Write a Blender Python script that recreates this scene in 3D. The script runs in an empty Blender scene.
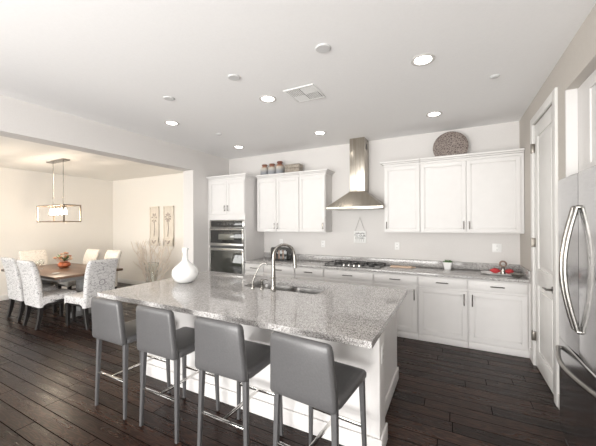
import bpy, bmesh, math, random
from mathutils import Vector, Matrix
random.seed(7)
S = bpy.context.scene
COL = S.collection
PI = math.pi

# ------------------------------------------------------------------ camera
def setup_camera():
    ya, pi_, ro = math.radians(27.55), math.radians(.16), math.radians(-.24)
    F = Vector((-math.sin(ya)*math.cos(pi_), math.cos(ya)*math.cos(pi_), math.sin(pi_)))
    R = Vector((math.cos(ya), math.sin(ya), 0)); U = R.cross(F)
    R2 = R*math.cos(ro)+U*math.sin(ro); U2 = -R*math.sin(ro)+U*math.cos(ro)
    cam = bpy.data.cameras.new('camera'); o = bpy.data.objects.new('camera', cam); COL.objects.link(o)
    cam.sensor_width = 36; cam.sensor_fit = 'HORIZONTAL'; cam.lens = 297*36/596
    cam.clip_start = .05
    m = Matrix((R2, U2, -F)).transposed().to_4x4(); m.translation = Vector((0, 0, 1.624))
    o.matrix_world = m
    S.camera = o
setup_camera()

# ------------------------------------------------------------------ world, lights, exposure
W = bpy.data.worlds.new('world'); S.world = W; W.use_nodes = True
wn = W.node_tree.nodes; wl = W.node_tree.links
bg = wn['Background']; bg.inputs['Strength'].default_value = 1.0
tc = wn.new('ShaderNodeTexCoord'); sp = wn.new('ShaderNodeSeparateXYZ'); cr = wn.new('ShaderNodeValToRGB')
wl.new(tc.outputs['Generated'], sp.inputs[0]); wl.new(sp.outputs['Z'], cr.inputs[0]); wl.new(cr.outputs[0], bg.inputs['Color'])
cr.color_ramp.elements[0].position = 0.0; cr.color_ramp.elements[0].color = (.25, .33, .16, 1)
cr.color_ramp.elements[1].position = .12; cr.color_ramp.elements[1].color = (1, 1, 1, 1)
e = cr.color_ramp.elements.new(.02); e.color = (.45, .6, .35, 1)

S.view_settings.view_transform = 'Standard'; S.view_settings.look = 'None'
S.view_settings.gamma = 1; S.view_settings.use_curve_mapping = False
S.view_settings.exposure = -0.04
S.cycles.use_adaptive_sampling = False; S.cycles.denoising_prefilter = 'ACCURATE'

def area(name, loc, direction, sx, sy, power, color=(1, 1, 1)):
    l = bpy.data.lights.new(name, 'AREA'); l.shape = 'RECTANGLE'; l.size = sx; l.size_y = sy
    l.energy = power; l.color = color
    o = bpy.data.objects.new(name, l); COL.objects.link(o); o.location = loc
    o.rotation_euler = Vector(direction).to_track_quat('-Z', 'Y').to_euler()
    return o
# daylight entering by the great room's glass doors behind the camera and the dining room's window
area('window_daylight', (-1.2, -3.95, 1.45), (0, 1, .4), 4.6, 2.3, 190, (1, .98, .96))
area('window_skylight', (-1.2, -3.90, 1.45), (0, 1, -.5), 4.6, 2.3, 270, (1, .98, .96))
# unseen fill light aimed upwards, added to brighten the ceiling
area('ceiling_fill', (-1.7, -1.7, .5), (-.05, .85, 1), 1.8, 1.8, 108, (1, .975, .95))
area('window_daylight', (-6.6, -3.95, 1.45), (0, 1, .7), 3.4, 2.3, 215, (1, .99, .98))

# ------------------------------------------------------------------ materials
def new_mat(name):
    m = bpy.data.materials.new(name); m.use_nodes = True
    return m, m.node_tree.nodes, m.node_tree.links, m.node_tree.nodes['Principled BSDF']
def setp(b, color=None, rough=None, metal=None, coat=None, spec=None):
    if color is not None: b.inputs['Base Color'].default_value = (*color, 1)
    if rough is not None: b.inputs['Roughness'].default_value = rough
    if metal is not None: b.inputs['Metallic'].default_value = metal
    if coat is not None: b.inputs['Coat Weight'].default_value = coat
    if spec is not None: b.inputs['Specular IOR Level'].default_value = spec
def tex(n, l, kind, scale, detail=2, coord='Object', stretch=None):
    t = n.new('ShaderNodeTexCoord'); mp = n.new('ShaderNodeMapping'); x = n.new(kind)
    l.new(t.outputs[coord], mp.inputs[0]); l.new(mp.outputs[0], x.inputs['Vector'])
    if stretch: mp.inputs['Scale'].default_value = stretch
    x.inputs['Scale'].default_value = scale
    if 'Detail' in x.inputs: x.inputs['Detail'].default_value = detail
    return x
def bump(n, l, b, src, strength, dist=.01):
    bp = n.new('ShaderNodeBump'); bp.inputs['Strength'].default_value = strength; bp.inputs['Distance'].default_value = dist
    l.new(src, bp.inputs['Height']); l.new(bp.outputs[0], b.inputs['Normal'])
def ramp(n, l, src, stops, interp='LINEAR'):
    r = n.new('ShaderNodeValToRGB'); r.color_ramp.interpolation = interp
    while len(r.color_ramp.elements) < len(stops): r.color_ramp.elements.new(.5)
    for e, (p, c) in zip(r.color_ramp.elements, stops): e.position = p; e.color = (*c, 1)
    l.new(src, r.inputs[0]); return r
def noisy(name, c1, c2, rough, scale=20, metal=0, bmp=0, coat=0, stretch=None, spec=None):
    """material with a faint procedural variation of colour and surface"""
    m, n, l, b = new_mat(name); setp(b, rough=rough, metal=metal, coat=coat, spec=spec)
    x = tex(n, l, 'ShaderNodeTexNoise', scale, 3, stretch=stretch)
    r = ramp(n, l, x.outputs['Fac'], [(.3, c1), (.7, c2)]); l.new(r.outputs[0], b.inputs['Base Color'])
    if bmp: bump(n, l, b, x.outputs['Fac'], bmp)
    return m
def emis(name, color, strength):
    m, n, l, b = new_mat(name); setp(b, color=color, rough=.4)
    b.inputs['Emission Color'].default_value = (*color, 1); b.inputs['Emission Strength'].default_value = strength
    return m

M = {}
M['ceiling'] = noisy('ceiling_paint', (.87, .865, .865), (.89, .885, .885), .95, 60, bmp=.04)
M['wall'] = noisy('wall_paint', (.67, .65, .635), (.69, .67, .655), .9, 60, bmp=.04)
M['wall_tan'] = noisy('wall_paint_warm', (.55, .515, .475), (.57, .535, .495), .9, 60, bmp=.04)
M['dining_wall'] = noisy('dining_paint', (.78, .75, .705), (.80, .77, .725), .9, 60, bmp=.04)
M['dining_ceiling'] = noisy('dining_ceiling_paint', (.87, .85, .81), (.89, .87, .83), .95, 60)
M['cabinet'] = noisy('cabinet_white', (.72, .705, .695), (.74, .725, .715), .5, 8)
M['trim'] = noisy('trim_white', (.75, .74, .72), (.77, .76, .74), .4, 8)
M['steel'] = noisy('brushed_steel', (.50, .49, .47), (.60, .59, .57), .28, 12, metal=1, bmp=.015, stretch=(1, 1, 14))
M['steel_hood'] = noisy('hood_steel', (.40, .36, .31), (.52, .48, .42), .27, 5, metal=1, stretch=(8, 1, .3))
M['fridge_steel'] = noisy('fridge_steel', (.50, .50, .51), (.56, .56, .57), .16, 10, metal=1, stretch=(1, 1, 10))
M['fridge_side'] = noisy('fridge_side_grey', (.25, .25, .25), (.28, .28, .28), .5, 10)
M['sink_steel'] = noisy('sink_steel', (.26, .255, .25), (.34, .335, .33), .33, 12, metal=1)
M['chrome'] = noisy('chrome', (.70, .69, .67), (.75, .74, .72), .12, 10, metal=1)
M['nickel'] = noisy('satin_nickel', (.30, .29, .27), (.37, .355, .335), .27, 10, metal=1)
M['handle'] = noisy('dark_nickel', (.16, .15, .145), (.24, .23, .22), .25, 10, metal=1)
M['hinge'] = noisy('hinge_nickel', (.22, .20, .18), (.28, .26, .23), .35, 10, metal=1)
M['black_glass'] = noisy('black_glass', (.02, .02, .02), (.03, .03, .028), .05, 4, coat=.5)
M['smoke_glass'] = noisy('smoked_glass', (.12, .12, .10), (.15, .15, .13), .06, 4, coat=1)
M['oven_glass'] = noisy('oven_glass', (.03, .032, .027), (.04, .04, .035), .03, 4, spec=.8)
M['black_iron'] = noisy('cast_iron', (.02, .02, .02), (.035, .035, .035), .5, 60, bmp=.1)
M['leather'] = noisy('grey_leather', (.078, .077, .079), (.092, .091, .093), .35, 90, bmp=.08)
M['black_wood'] = noisy('black_wood', (.012, .01, .01), (.02, .018, .017), .35, 20)
M['ceramic'] = noisy('white_ceramic', (.86, .86, .85), (.88, .88, .87), .15, 10, coat=.4)
M['plastic'] = noisy('white_plastic', (.80, .80, .79), (.82, .82, .81), .4, 10)
M['slot'] = noisy('dark_slot', (.06, .06, .06), (.08, .08, .08), .6, 10)
M['grey_wood'] = noisy('grey_wash_wood', (.19, .19, .19), (.26, .26, .258), .6, 7, bmp=.1, stretch=(1, 1, 6))
M['plate_grey'] = noisy('fixture_grey', (.62, .62, .62), (.65, .65, .65), .6, 10)
M['can_ring'] = noisy('can_trim', (.60, .58, .56), (.63, .61, .59), .5, 10)
M['lamp'] = emis('can_light_glow', (1, .97, .92), 9)
M['bulb'] = emis('bulb_glow', (1, .88, .70), 20)
M['bronze'] = noisy('weathered_bronze', (.22, .17, .13), (.32, .26, .20), .45, 14, metal=.6)
M['leaf'] = noisy('green_leaf', (.05, .12, .04), (.12, .22, .08), .5, 30)
M['orange'] = noisy('orange_gourd', (.42, .10, .04), (.55, .17, .07), .4, 10)
M['peach'] = noisy('peach_petal', (.65, .38, .24), (.75, .52, .38), .7, 30)
M['cream_petal'] = noisy('cream_petal', (.75, .66, .52), (.80, .74, .62), .7, 30)
M['rust_petal'] = noisy('rust_petal', (.40, .14, .08), (.50, .20, .12), .7, 30)
M['red'] = noisy('red_cloth', (.45, .03, .04), (.58, .06, .06), .6, 30)
M['twig'] = noisy('pale_twig', (.70, .62, .54), (.78, .71, .63), .7, 30)
M['light_wood'] = noisy('maple_board', (.62, .45, .33), (.70, .53, .40), .5, 8, stretch=(1, 6, 1))
M['brown'] = noisy('brown_glaze', (.16, .10, .08), (.30, .22, .18), .3, 30)
M['ink'] = noisy('black_ink', (.02, .02, .02), (.03, .03, .03), .6, 30)
M['string'] = noisy('grey_string', (.30, .29, .28), (.35, .34, .33), .8, 30)

def mat_glass():
    m, n, l, b = new_mat('clear_glass'); setp(b, (.95, .97, .96), .03)
    b.inputs['Transmission Weight'].default_value = 1; b.inputs['IOR'].default_value = 1.3
    x = tex(n, l, 'ShaderNodeTexNoise', 5); bump(n, l, b, x.outputs['Fac'], .02)
    return m
M['glass'] = mat_glass()

def mat_floor():
    m, n, l, b = new_mat('dark_hickory_planks')
    t0 = n.new('ShaderNodeTexCoord')
    # shift every row of planks by its own random amount
    sx = n.new('ShaderNodeSeparateXYZ'); l.new(t0.outputs['Object'], sx.inputs[0])
    dv = n.new('ShaderNodeMath'); dv.operation = 'DIVIDE'; l.new(sx.outputs['Y'], dv.inputs[0]); dv.inputs[1].default_value = .130
    fl = n.new('ShaderNodeMath'); fl.operation = 'FLOOR'; l.new(dv.outputs[0], fl.inputs[0])
    wn_ = n.new('ShaderNodeTexWhiteNoise'); wn_.noise_dimensions = '1D'; l.new(fl.outputs[0], wn_.inputs['W'])
    ma = n.new('ShaderNodeMath'); ma.operation = 'MULTIPLY_ADD'; l.new(wn_.outputs['Value'], ma.inputs[0]); ma.inputs[1].default_value = 4.7; l.new(sx.outputs['X'], ma.inputs[2])
    cb = n.new('ShaderNodeCombineXYZ'); l.new(ma.outputs[0], cb.inputs[0]); l.new(sx.outputs['Y'], cb.inputs[1])
    br = n.new('ShaderNodeTexBrick'); l.new(cb.outputs[0], br.inputs['Vector'])
    br.offset = 0; br.inputs['Scale'].default_value = 1; br.inputs['Brick Width'].default_value = 1.45
    br.inputs['Row Height'].default_value = .130; br.inputs['Mortar Size'].default_value = .0038
    br.inputs['Mortar Smooth'].default_value = .3; br.inputs['Bias'].default_value = 0
    br.inputs['Color1'].default_value = (0, 0, 0, 1); br.inputs['Color2'].default_value = (1, 1, 1, 1); br.inputs['Mortar'].default_value = (0, 0, 0, 1)
    # per-plank offset of the grain
    vm = n.new('ShaderNodeVectorMath'); vm.operation = 'MULTIPLY_ADD'
    l.new(br.outputs['Color'], vm.inputs[0]); vm.inputs[1].default_value = (7, 5, 3); l.new(cb.outputs[0], vm.inputs[2])
    mp = n.new('ShaderNodeMapping'); mp.inputs['Scale'].default_value = (1.1, 9, 1); l.new(vm.outputs[0], mp.inputs[0])
    ns = n.new('ShaderNodeTexNoise'); ns.inputs['Scale'].default_value = 1.6; ns.inputs['Detail'].default_value = 3; l.new(mp.outputs[0], ns.inputs['Vector'])
    # cathedral rings: bands of the noise field
    mu = n.new('ShaderNodeMath'); mu.operation = 'MULTIPLY'; mu.inputs[1].default_value = 75; l.new(ns.outputs['Fac'], mu.inputs[0])
    si = n.new('ShaderNodeMath'); si.operation = 'SINE'; l.new(mu.outputs[0], si.inputs[0])
    rg = ramp(n, l, si.outputs[0], [(.0, (0, 0, 0)), (.9, (1, 1, 1))])
    c1 = ramp(n, l, br.outputs['Color'], [(0, (.019, .0083, .0055)), (.5, (.035, .0157, .0105)), (1, (.064, .030, .0195))])
    mx = n.new('ShaderNodeMix'); mx.data_type = 'RGBA'; mx.blend_type = 'MULTIPLY'; mx.inputs[0].default_value = .6
    l.new(c1.outputs[0], mx.inputs[6]); l.new(rg.outputs[0], mx.inputs[7])
    md = n.new('ShaderNodeMix'); md.data_type = 'RGBA'; l.new(br.outputs['Fac'], md.inputs[0]); l.new(mx.outputs[2], md.inputs[6]); md.inputs[7].default_value = (.0015, .001, .001, 1)
    l.new(md.outputs[2], b.inputs['Base Color'])
    rr = n.new('ShaderNodeMapRange'); l.new(ns.outputs['Fac'], rr.inputs[0]); rr.inputs[3].default_value = .20; rr.inputs[4].default_value = .36
    l.new(rr.outputs[0], b.inputs['Roughness'])
    # bump: bevelled joints, grain and hand scraping
    n2 = n.new('ShaderNodeTexNoise'); n2.inputs['Scale'].default_value = 1.0; n2.inputs['Detail'].default_value = 2
    mp2 = n.new('ShaderNodeMapping'); mp2.inputs['Scale'].default_value = (3, 22, 1); l.new(vm.outputs[0], mp2.inputs[0]); l.new(mp2.outputs[0], n2.inputs['Vector'])
    a1 = n.new('ShaderNodeMath'); a1.operation = 'MULTIPLY_ADD'; l.new(n2.outputs['Fac'], a1.inputs[0]); a1.inputs[1].default_value = .5
    s2 = n.new('ShaderNodeMath'); s2.operation = 'MULTIPLY'; l.new(rg.outputs[0], s2.inputs[0]); s2.inputs[1].default_value = .3; l.new(s2.outputs[0], a1.inputs[2])
    a2 = n.new('ShaderNodeMath'); a2.operation = 'SUBTRACT'; l.new(a1.outputs[0], a2.inputs[0]); l.new(br.outputs['Fac'], a2.inputs[1])
    bump(n, l, b, a2.outputs[0], .35, .003)
    sm = n.new('ShaderNodeMapRange'); l.new(br.outputs['Fac'], sm.inputs[0]); sm.inputs[3].default_value = .22; sm.inputs[4].default_value = 0; l.new(sm.outputs[0], b.inputs['Specular IOR Level'])
    return m
M['floor'] = mat_floor()

def mat_granite():
    m, n, l, b = new_mat('speckled_grey_granite')
    v1 = tex(n, l, 'ShaderNodeTexVoronoi', 62); v2 = tex(n, l, 'ShaderNodeTexVoronoi', 34)
    ns = tex(n, l, 'ShaderNodeTexNoise', 9, 4)
    def rnd(v):
        w = n.new('ShaderNodeTexWhiteNoise'); l.new(v.outputs['Position'], w.inputs['Vector']); return w.outputs['Value']
    r1 = ramp(n, l, rnd(v1), [(0, (.01, .01, .01)), (.18, (.14, .13, .125)), (.34, (.42, .40, .39)), (.6, (.58, .56, .55)), (.82, (.92, .91, .90))], 'CONSTANT')
    r2 = ramp(n, l, rnd(v2), [(0, (.02, .02, .02)), (.12, (.24, .225, .215)), (.35, (.50, .48, .47)), (.80, (.84, .83, .82))], 'CONSTANT')
    mx = n.new('ShaderNodeMix'); mx.data_type = 'RGBA'; mx.inputs[0].default_value = .45
    l.new(r1.outputs[0], mx.inputs[6]); l.new(r2.outputs[0], mx.inputs[7])
    m2 = n.new('ShaderNodeMix'); m2.data_type = 'RGBA'; m2.blend_type = 'MULTIPLY'; m2.inputs[0].default_value = .25
    l.new(mx.outputs[2], m2.inputs[6])
    r3 = ramp(n, l, ns.outputs['Fac'], [(.3, (.75, .75, .75)), (.7, (1, 1, 1))]); l.new(r3.outputs[0], m2.inputs[7])
    l.new(m2.outputs[2], b.inputs['Base Color']); setp(b, rough=.055, spec=.5)
    return m
M['granite'] = mat_granite()

def mat_table():
    m, n, l, b = new_mat('brown_table_planks')
    t = n.new('ShaderNodeTexCoord'); br = n.new('ShaderNodeTexBrick'); l.new(t.outputs['Object'], br.inputs['Vector'])
    br.inputs['Scale'].default_value = 1; br.inputs['Brick Width'].default_value = 3; br.inputs['Row Height'].default_value = .14
    br.inputs['Mortar Size'].default_value = .002; br.inputs['Color1'].default_value = (.13, .075, .048, 1); br.inputs['Color2'].default_value = (.20, .12, .08, 1)
    br.inputs['Mortar'].default_value = (.04, .025, .02, 1)
    x = tex(n, l, 'ShaderNodeTexNoise', 4, 4, stretch=(1, 9, 1))
    mx = n.new('ShaderNodeMix'); mx.data_type = 'RGBA'; mx.blend_type = 'MULTIPLY'; mx.inputs[0].default_value = .5
    r = ramp(n, l, x.outputs['Fac'], [(.3, (.6, .6, .6)), (.7, (1, 1, 1))])
    l.new(br.outputs['Color'], mx.inputs[6]); l.new(r.outputs[0], mx.inputs[7]); l.new(mx.outputs[2], b.inputs['Base Color'])
    setp(b, rough=.38); return m
M['table'] = mat_table()

def mat_script(name, base, ink, thick):
    """linen printed with faint handwriting-like strokes"""
    m, n, l, b = new_mat(name); setp(b, rough=.85)
    x = tex(n, l, 'ShaderNodeTexNoise', 17, 1.5, stretch=(1, 1, 1.8))
    s = n.new('ShaderNodeMath'); s.operation = 'SUBTRACT'; l.new(x.outputs['Fac'], s.inputs[0]); s.inputs[1].default_value = .5
    a = n.new('ShaderNodeMath'); a.operation = 'ABSOLUTE'; l.new(s.outputs[0], a.inputs[0])
    r = ramp(n, l, a.outputs[0], [(0, ink), (thick, ink), (thick+.012, base)]); l.new(r.outputs[0], b.inputs['Base Color'])
    w = tex(n, l, 'ShaderNodeTexNoise', 300); bump(n, l, b, w.outputs['Fac'], .1)
    return m
M['script'] = mat_script('script_linen', (.66, .65, .645), (.27, .26, .27), .014)
M['script_cream'] = mat_script('script_linen_cream', (.74, .70, .64), (.52, .47, .42), .010)
M['emblem'] = noisy('printed_emblem', (.33, .32, .33), (.38, .37, .38), .85, 30)

def mat_jar():
    m, n, l, b = new_mat('stoneware_glaze'); setp(b, rough=.3)
    t = n.new('ShaderNodeTexCoord'); s = n.new('ShaderNodeSeparateXYZ'); l.new(t.outputs['Object'], s.inputs[0])
    x = tex(n, l, 'ShaderNodeTexNoise', 18, 3)
    a = n.new('ShaderNodeMath'); a.operation = 'MULTIPLY_ADD'; l.new(x.outputs['Fac'], a.inputs[0]); a.inputs[1].default_value = .05; l.new(s.outputs['Z'], a.inputs[2])
    r = ramp(n, l, a.outputs[0], [(.03, (.20, .21, .23)), (.17, (.30, .31, .33)), (.245, (.55, .51, .45)), (.275, (.36, .18, .11)), (.32, (.18, .07, .05))])
    l.new(r.outputs[0], b.inputs['Base Color']); return m
M['jar'] = mat_jar()
def mat_mosaic(name, ca, cb, cc, scale, metal=0):
    m, n, l, b = new_mat(name); setp(b, rough=.4, metal=metal)
    v = tex(n, l, 'ShaderNodeTexVoronoi', scale); v.feature = 'DISTANCE_TO_EDGE'
    r = ramp(n, l, v.outputs['Distance'], [(0, ca), (.12, cb), (.3, cc)]); l.new(r.outputs[0], b.inputs['Base Color'])
    bump(n, l, b, v.outputs['Distance'], .5); return m
M['mosaic'] = mat_mosaic('mosaic_disc', (.34, .29, .26), (.12, .09, .08), (.05, .035, .03), 34)
M['tin'] = mat_mosaic('patterned_tin', (.42, .37, .31), (.22, .19, .16), (.33, .29, .25), 22)
M['whitewash'] = noisy('whitewashed_wood', (.62, .56, .49), (.74, .69, .61), .8, 14, bmp=.2, stretch=(1, 1, .3))
M['carved'] = noisy('carved_grey_brown', (.34, .29, .25), (.45, .39, .34), .8, 30)

# ------------------------------------------------------------------ mesh helpers
def boxg(bm, x0, x1, y0, y1, z0, z1, bev=0, seg=2):
    if x0 > x1: x0, x1 = x1, x0
    if y0 > y1: y0, y1 = y1, y0
    r = bmesh.ops.create_cube(bm, size=1)
    vs = r['verts']
    for v in vs:
        v.co = Vector(((x0+x1)/2+v.co.x*(x1-x0), (y0+y1)/2+v.co.y*(y1-y0), (z0+z1)/2+v.co.z*(z1-z0)))
    if bev:
        es = {e for v in vs for e in v.link_edges}
        bmesh.ops.bevel(bm, geom=list(es), offset=bev, segments=seg, affect='EDGES', profile=.5)
def loft(bm, loops, caps=True, closed=True):
    rows = [[bm.verts.new(p) for p in lp] for lp in loops]
    n = len(rows[0])
    for a, b in zip(rows, rows[1:]):
        for i in range(n if closed else n-1):
            j = (i+1) % n
            bm.faces.new((a[i], a[j], b[j], b[i]))
    if caps:
        bm.faces.new(rows[0][::-1]); bm.faces.new(rows[-1])
    return rows
def ring(cx, cy, z, r, n=24, ry=None):
    ry = r if ry is None else ry
    return [Vector((cx+r*math.cos(2*PI*i/n), cy+ry*math.sin(2*PI*i/n), z)) for i in range(n)]
def lathe(bm, prof, n=28, c=(0, 0, 0), caps=True):
    loft(bm, [ring(c[0], c[1], c[2]+z, max(r, .0004), n) for r, z in prof], caps)
def rrect(cx, cy, z, w, d, r, k=4):
    r = min(r, w/2-.0005, d/2-.0005); out = []
    for sx, sy, a0 in ((1, 1, 0), (-1, 1, 90), (-1, -1, 180), (1, -1, 270)):
        for i in range(k+1):
            a = math.radians(a0+90*i/k)
            out.append(Vector((cx+sx*(w/2-r)+r*math.cos(a), cy+sy*(d/2-r)+r*math.sin(a), z)))
    return out
def tube(bm, pts, rad, n=10, caps=True):
    pts = [Vector(p) for p in pts]; rad = rad if isinstance(rad, (list, tuple)) else [rad]*len(pts)
    t0 = (pts[1]-pts[0]).normalized(); up = Vector((0, 0, 1)) if abs(t0.z) < .9 else Vector((1, 0, 0))
    nrm = t0.cross(up).normalized(); loops = []
    for i, p in enumerate(pts):
        t = (pts[min(i+1, len(pts)-1)]-pts[max(i-1, 0)]).normalized()
        nrm = (nrm-t*nrm.dot(t)).normalized(); bi = t.cross(nrm)
        loops.append([p+(nrm*math.cos(2*PI*k/n)+bi*math.sin(2*PI*k/n))*rad[i] for k in range(n)])
    loft(bm, loops, caps)
def qtube(bm, p0, p1, w0, w1):
    """square tapered leg between two points"""
    def sq(p, w): return rrect(p[0], p[1], p[2], w, w, w*.22, 2)
    loft(bm, [sq(p0, w0), sq(p1, w1)])
def obj(name, bm, mat, parent=None, loc=None, smooth=True, kind=None):
    bmesh.ops.recalc_face_normals(bm, faces=bm.faces)
    me = bpy.data.meshes.new(name); bm.to_mesh(me); bm.free()
    me.materials.append(M[mat] if isinstance(mat, str) else mat)
    if smooth:
        me.polygons.foreach_set('use_smooth', [True]*len(me.polygons)); me.set_sharp_from_angle(angle=math.radians(38))
    o = bpy.data.objects.new(name, me); COL.objects.link(o)
    if parent: o.parent = parent
    if loc is not None: o.location = loc
    if kind: o['kind'] = kind
    return o
def B(): return bmesh.new()
def box(name, d, mat, parent=None, bev=0, kind=None, loc=None):
    bm = B(); boxg(bm, *d, bev); return obj(name, bm, mat, parent, loc=loc, kind=kind)
def tag(o, label, cat, group=None, kind=None):
    o['label'] = label; o['category'] = cat
    if group: o['group'] = group
    if kind: o['kind'] = kind
    return o
def thing(name, label, cat, loc=(0, 0, 0), rz=0, group=None):
    o = bpy.data.objects.new(name, None); COL.objects.link(o); o.location = loc; o.rotation_euler = (0, 0, rz)
    o.empty_display_size = .1
    return tag(o, label, cat, group)
def dup(root, loc=None, rz=None, label=None, parent=None):
    c = root.copy(); COL.objects.link(c)
    if parent is not None: c.parent = parent
    if loc is not None: c.location = loc
    if rz is not None: c.rotation_euler = (0, 0, rz)
    if label: c['label'] = label
    for ch in list(root.children): dup(ch, parent=c)
    return c

# ================================================================== SETTING
XR, YB, HC, XL, XD, HD = .825, 5.08, 3.04, -4.35, -8.62, 2.87
YR = -4.0          # rear wall of the great room, behind the camera
def struct(name, d, mat, bev=0, parent=None): return box(name, d, mat, parent, bev, 'structure' if parent is None else None)
struct('floor', (XD-.12, 1.8, YR-.12, YB+.12, -.1, 0), 'floor')
struct('ceiling', (XL, 1.8, YR-.12, YB+.12, HC, HC+.1), 'ceiling')
struct('ceiling_dining', (XD-.12, XL-.26, YR-.12, YB+.12, HD, HD+.1), 'dining_ceiling')
struct('wall_back', (XL-.0, XR, YB, YB+.12, 0, HC), 'wall')
struct('wall_back_dining', (XD-.12, XL-.26, YB, YB+.12, 0, HD), 'dining_wall')
struct('wall_left_dining', (XD-.12, XD, YR-.12, YB, 0, HD), 'dining_wall')
bm = B(); boxg(bm, XL-.26, XL, 4.06, YB+.12, 0, 2.65); boxg(bm, XL-.26, XL, YR-.12, YB+.12, 2.65, HC)
obj('wall_left', bm, 'wall', kind='structure', smooth=False)
# right wall: pierced by the refrigerator alcove
bm = B(); boxg(bm, XR, XR+.12, 4.25, YB+.12, 0, HC); boxg(bm, XR, XR+.12, 3.46, 4.25, 2.74, HC); boxg(bm, XR, XR+.12, 3.19, 3.46, 0, HC)
boxg(bm, XR, XR+.12, 1.86, 3.19, 2.71, HC); boxg(bm, XR, XR+.12, .6, 1.86, 0, HC)
obj('wall_right', bm, 'wall_tan', kind='structure', smooth=False)
struct('wall_right_far', (1.68, 1.8, YR, 3.6, 0, HC), 'wall')
struct('wall_alcove_side', (XR+.12, 1.68, 3.19, 3.31, 0, 2.83), 'cabinet')
struct('trim_2', (XR-.001, XR+.073, 3.170, 3.1895, 1.95, 2.709), 'cabinet')
struct('wall_alcove_near', (XR+.12, 1.68, 1.74, 1.86, 0, 2.83), 'cabinet')
struct('ceiling_alcove', (XR+.12, 1.68, 1.86, 3.19, 2.71, 2.83), 'wall')
struct('wall_pantry', (XR+.12, XR+.20, 3.31, 4.6, 0, HC), 'wall')
# rear wall with two glazed openings
bm = B(); zt = 2.6
for a, b in ((XD-.12, -8.4), (-4.8, -3.6), (1.2, 1.8)): boxg(bm, a, b, YR-.12, YR, 0, HC)
for a, b in ((-8.4, -4.8), (-3.6, 1.2)): boxg(bm, a, b, YR-.12, YR, zt, HC)
obj('wall_rear', bm, 'wall', kind='structure', smooth=False)
def window(name, x0, x1, n):
    bm = B(); z0 = .02
    boxg(bm, x0, x1, YR-.1, YR-.04, z0, z0+.06); boxg(bm, x0, x1, YR-.1, YR-.04, zt-.06, zt)
    for i in range(n+1):
        x = x0+.03+(x1-x0-.06)*i/n; boxg(bm, x-.03, x+.03, YR-.1, YR-.04, z0, zt)
    obj(name, bm, 'trim', kind='structure')
window('window_1', -8.4, -4.8, 3); window('window_2', -3.6, 1.2, 4)

# baseboards
def baseboard(name, d):
    bm = B(); x0, x1, y0, y1 = d; boxg(bm, x0, x1, y0, y1, 0, .12, .003)
    obj(name, bm, 'trim', kind='structure')
baseboard('baseboard_dining_back', (XD, XL-.26, YB-.016, YB)); baseboard('baseboard_dining_left', (XD, XD+.016, YR, YB-.016))
baseboard('baseboard_left', (XL, XL+.016, 4.06, 4.46)); baseboard('baseboard_jamb', (XL-.26, XL, 4.044, 4.06))
baseboard('baseboard_dining_right', (XL-.276, XL-.26, 4.06, YB-.016))
baseboard('baseboard_right', (XR-.016, XR, 4.335, 4.46)); baseboard('baseboard_right_near', (XR-.016, XR, 3.19, 3.375))

# pantry door in the right wall
bm = B()
boxg(bm, XR-.022, XR, 3.375, 3.465, 0, 2.82, .004); boxg(bm, XR-.02, XR, 4.245, 4.335, 0, 2.82, .004); boxg(bm, XR-.02, XR, 3.465, 4.245, 2.735, 2.82, .004)
boxg(bm, XR-.0, XR+.12, 3.455, 3.465, 0, 2.735); boxg(bm, XR, XR+.12, 4.245, 4.255, 0, 2.735)
obj('trim_1', bm, 'trim', kind='structure')
def panel_frames(bm, plane, u0, u1, zs, proud, axis):
    """raised moulding rectangles on a door face; axis 'x' = face lies in a constant-x plane"""
    pass
bm = B(); y0, y1 = 3.469, 4.241; xf = XR+.004
boxg(bm, xf+.012, xf+.036, y0, y1, .008, 2.73)
P_ = [(.13, .93), (1.12, 2.58)]
boxg(bm, xf, xf+.02, y0, y0+.12, .008, 2.73, .003); boxg(bm, xf, xf+.02, y1-.12, y1, .008, 2.73, .003)
for za, zb in ((.008, .2), (.93, 1.12), (2.58, 2.73)): boxg(bm, xf, xf+.02, y0+.118, y1-.118, za, zb, .003)
for za, zb in ((.2, .93), (1.12, 2.58)): boxg(bm, xf+.004, xf+.02, y0+.16, y1-.16, za+.045, zb-.045, .006)
door = obj('door_1', bm, 'trim', kind='structure')
for z in (.34, 1.40, 2.47):
    bm = B(); boxg(bm, XR-.026, XR-.006+.012, 4.225, 4.262, z-.05, z+.05, .003); tube(bm, [(XR-.028, 4.243, z-.055), (XR-.028, 4.243, z+.055)], .007)
    obj('hinge', bm, 'hinge', door)
bm = B(); tube(bm, [(XR+.006, 3.53, 1.0), (XR-.012, 3.53, 1.0)], .032, 18); tube(bm, [(XR-.01, 3.53, 1.0), (XR-.055, 3.53, 1.0)], .011)
tube(bm, [(XR-.055, 3.52, 1.0), (XR-.058, 3.58, 1.002), (XR-.055, 3.65, .995)], [.012, .010, .008])
obj('door_handle', bm, 'handle', door)

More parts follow.
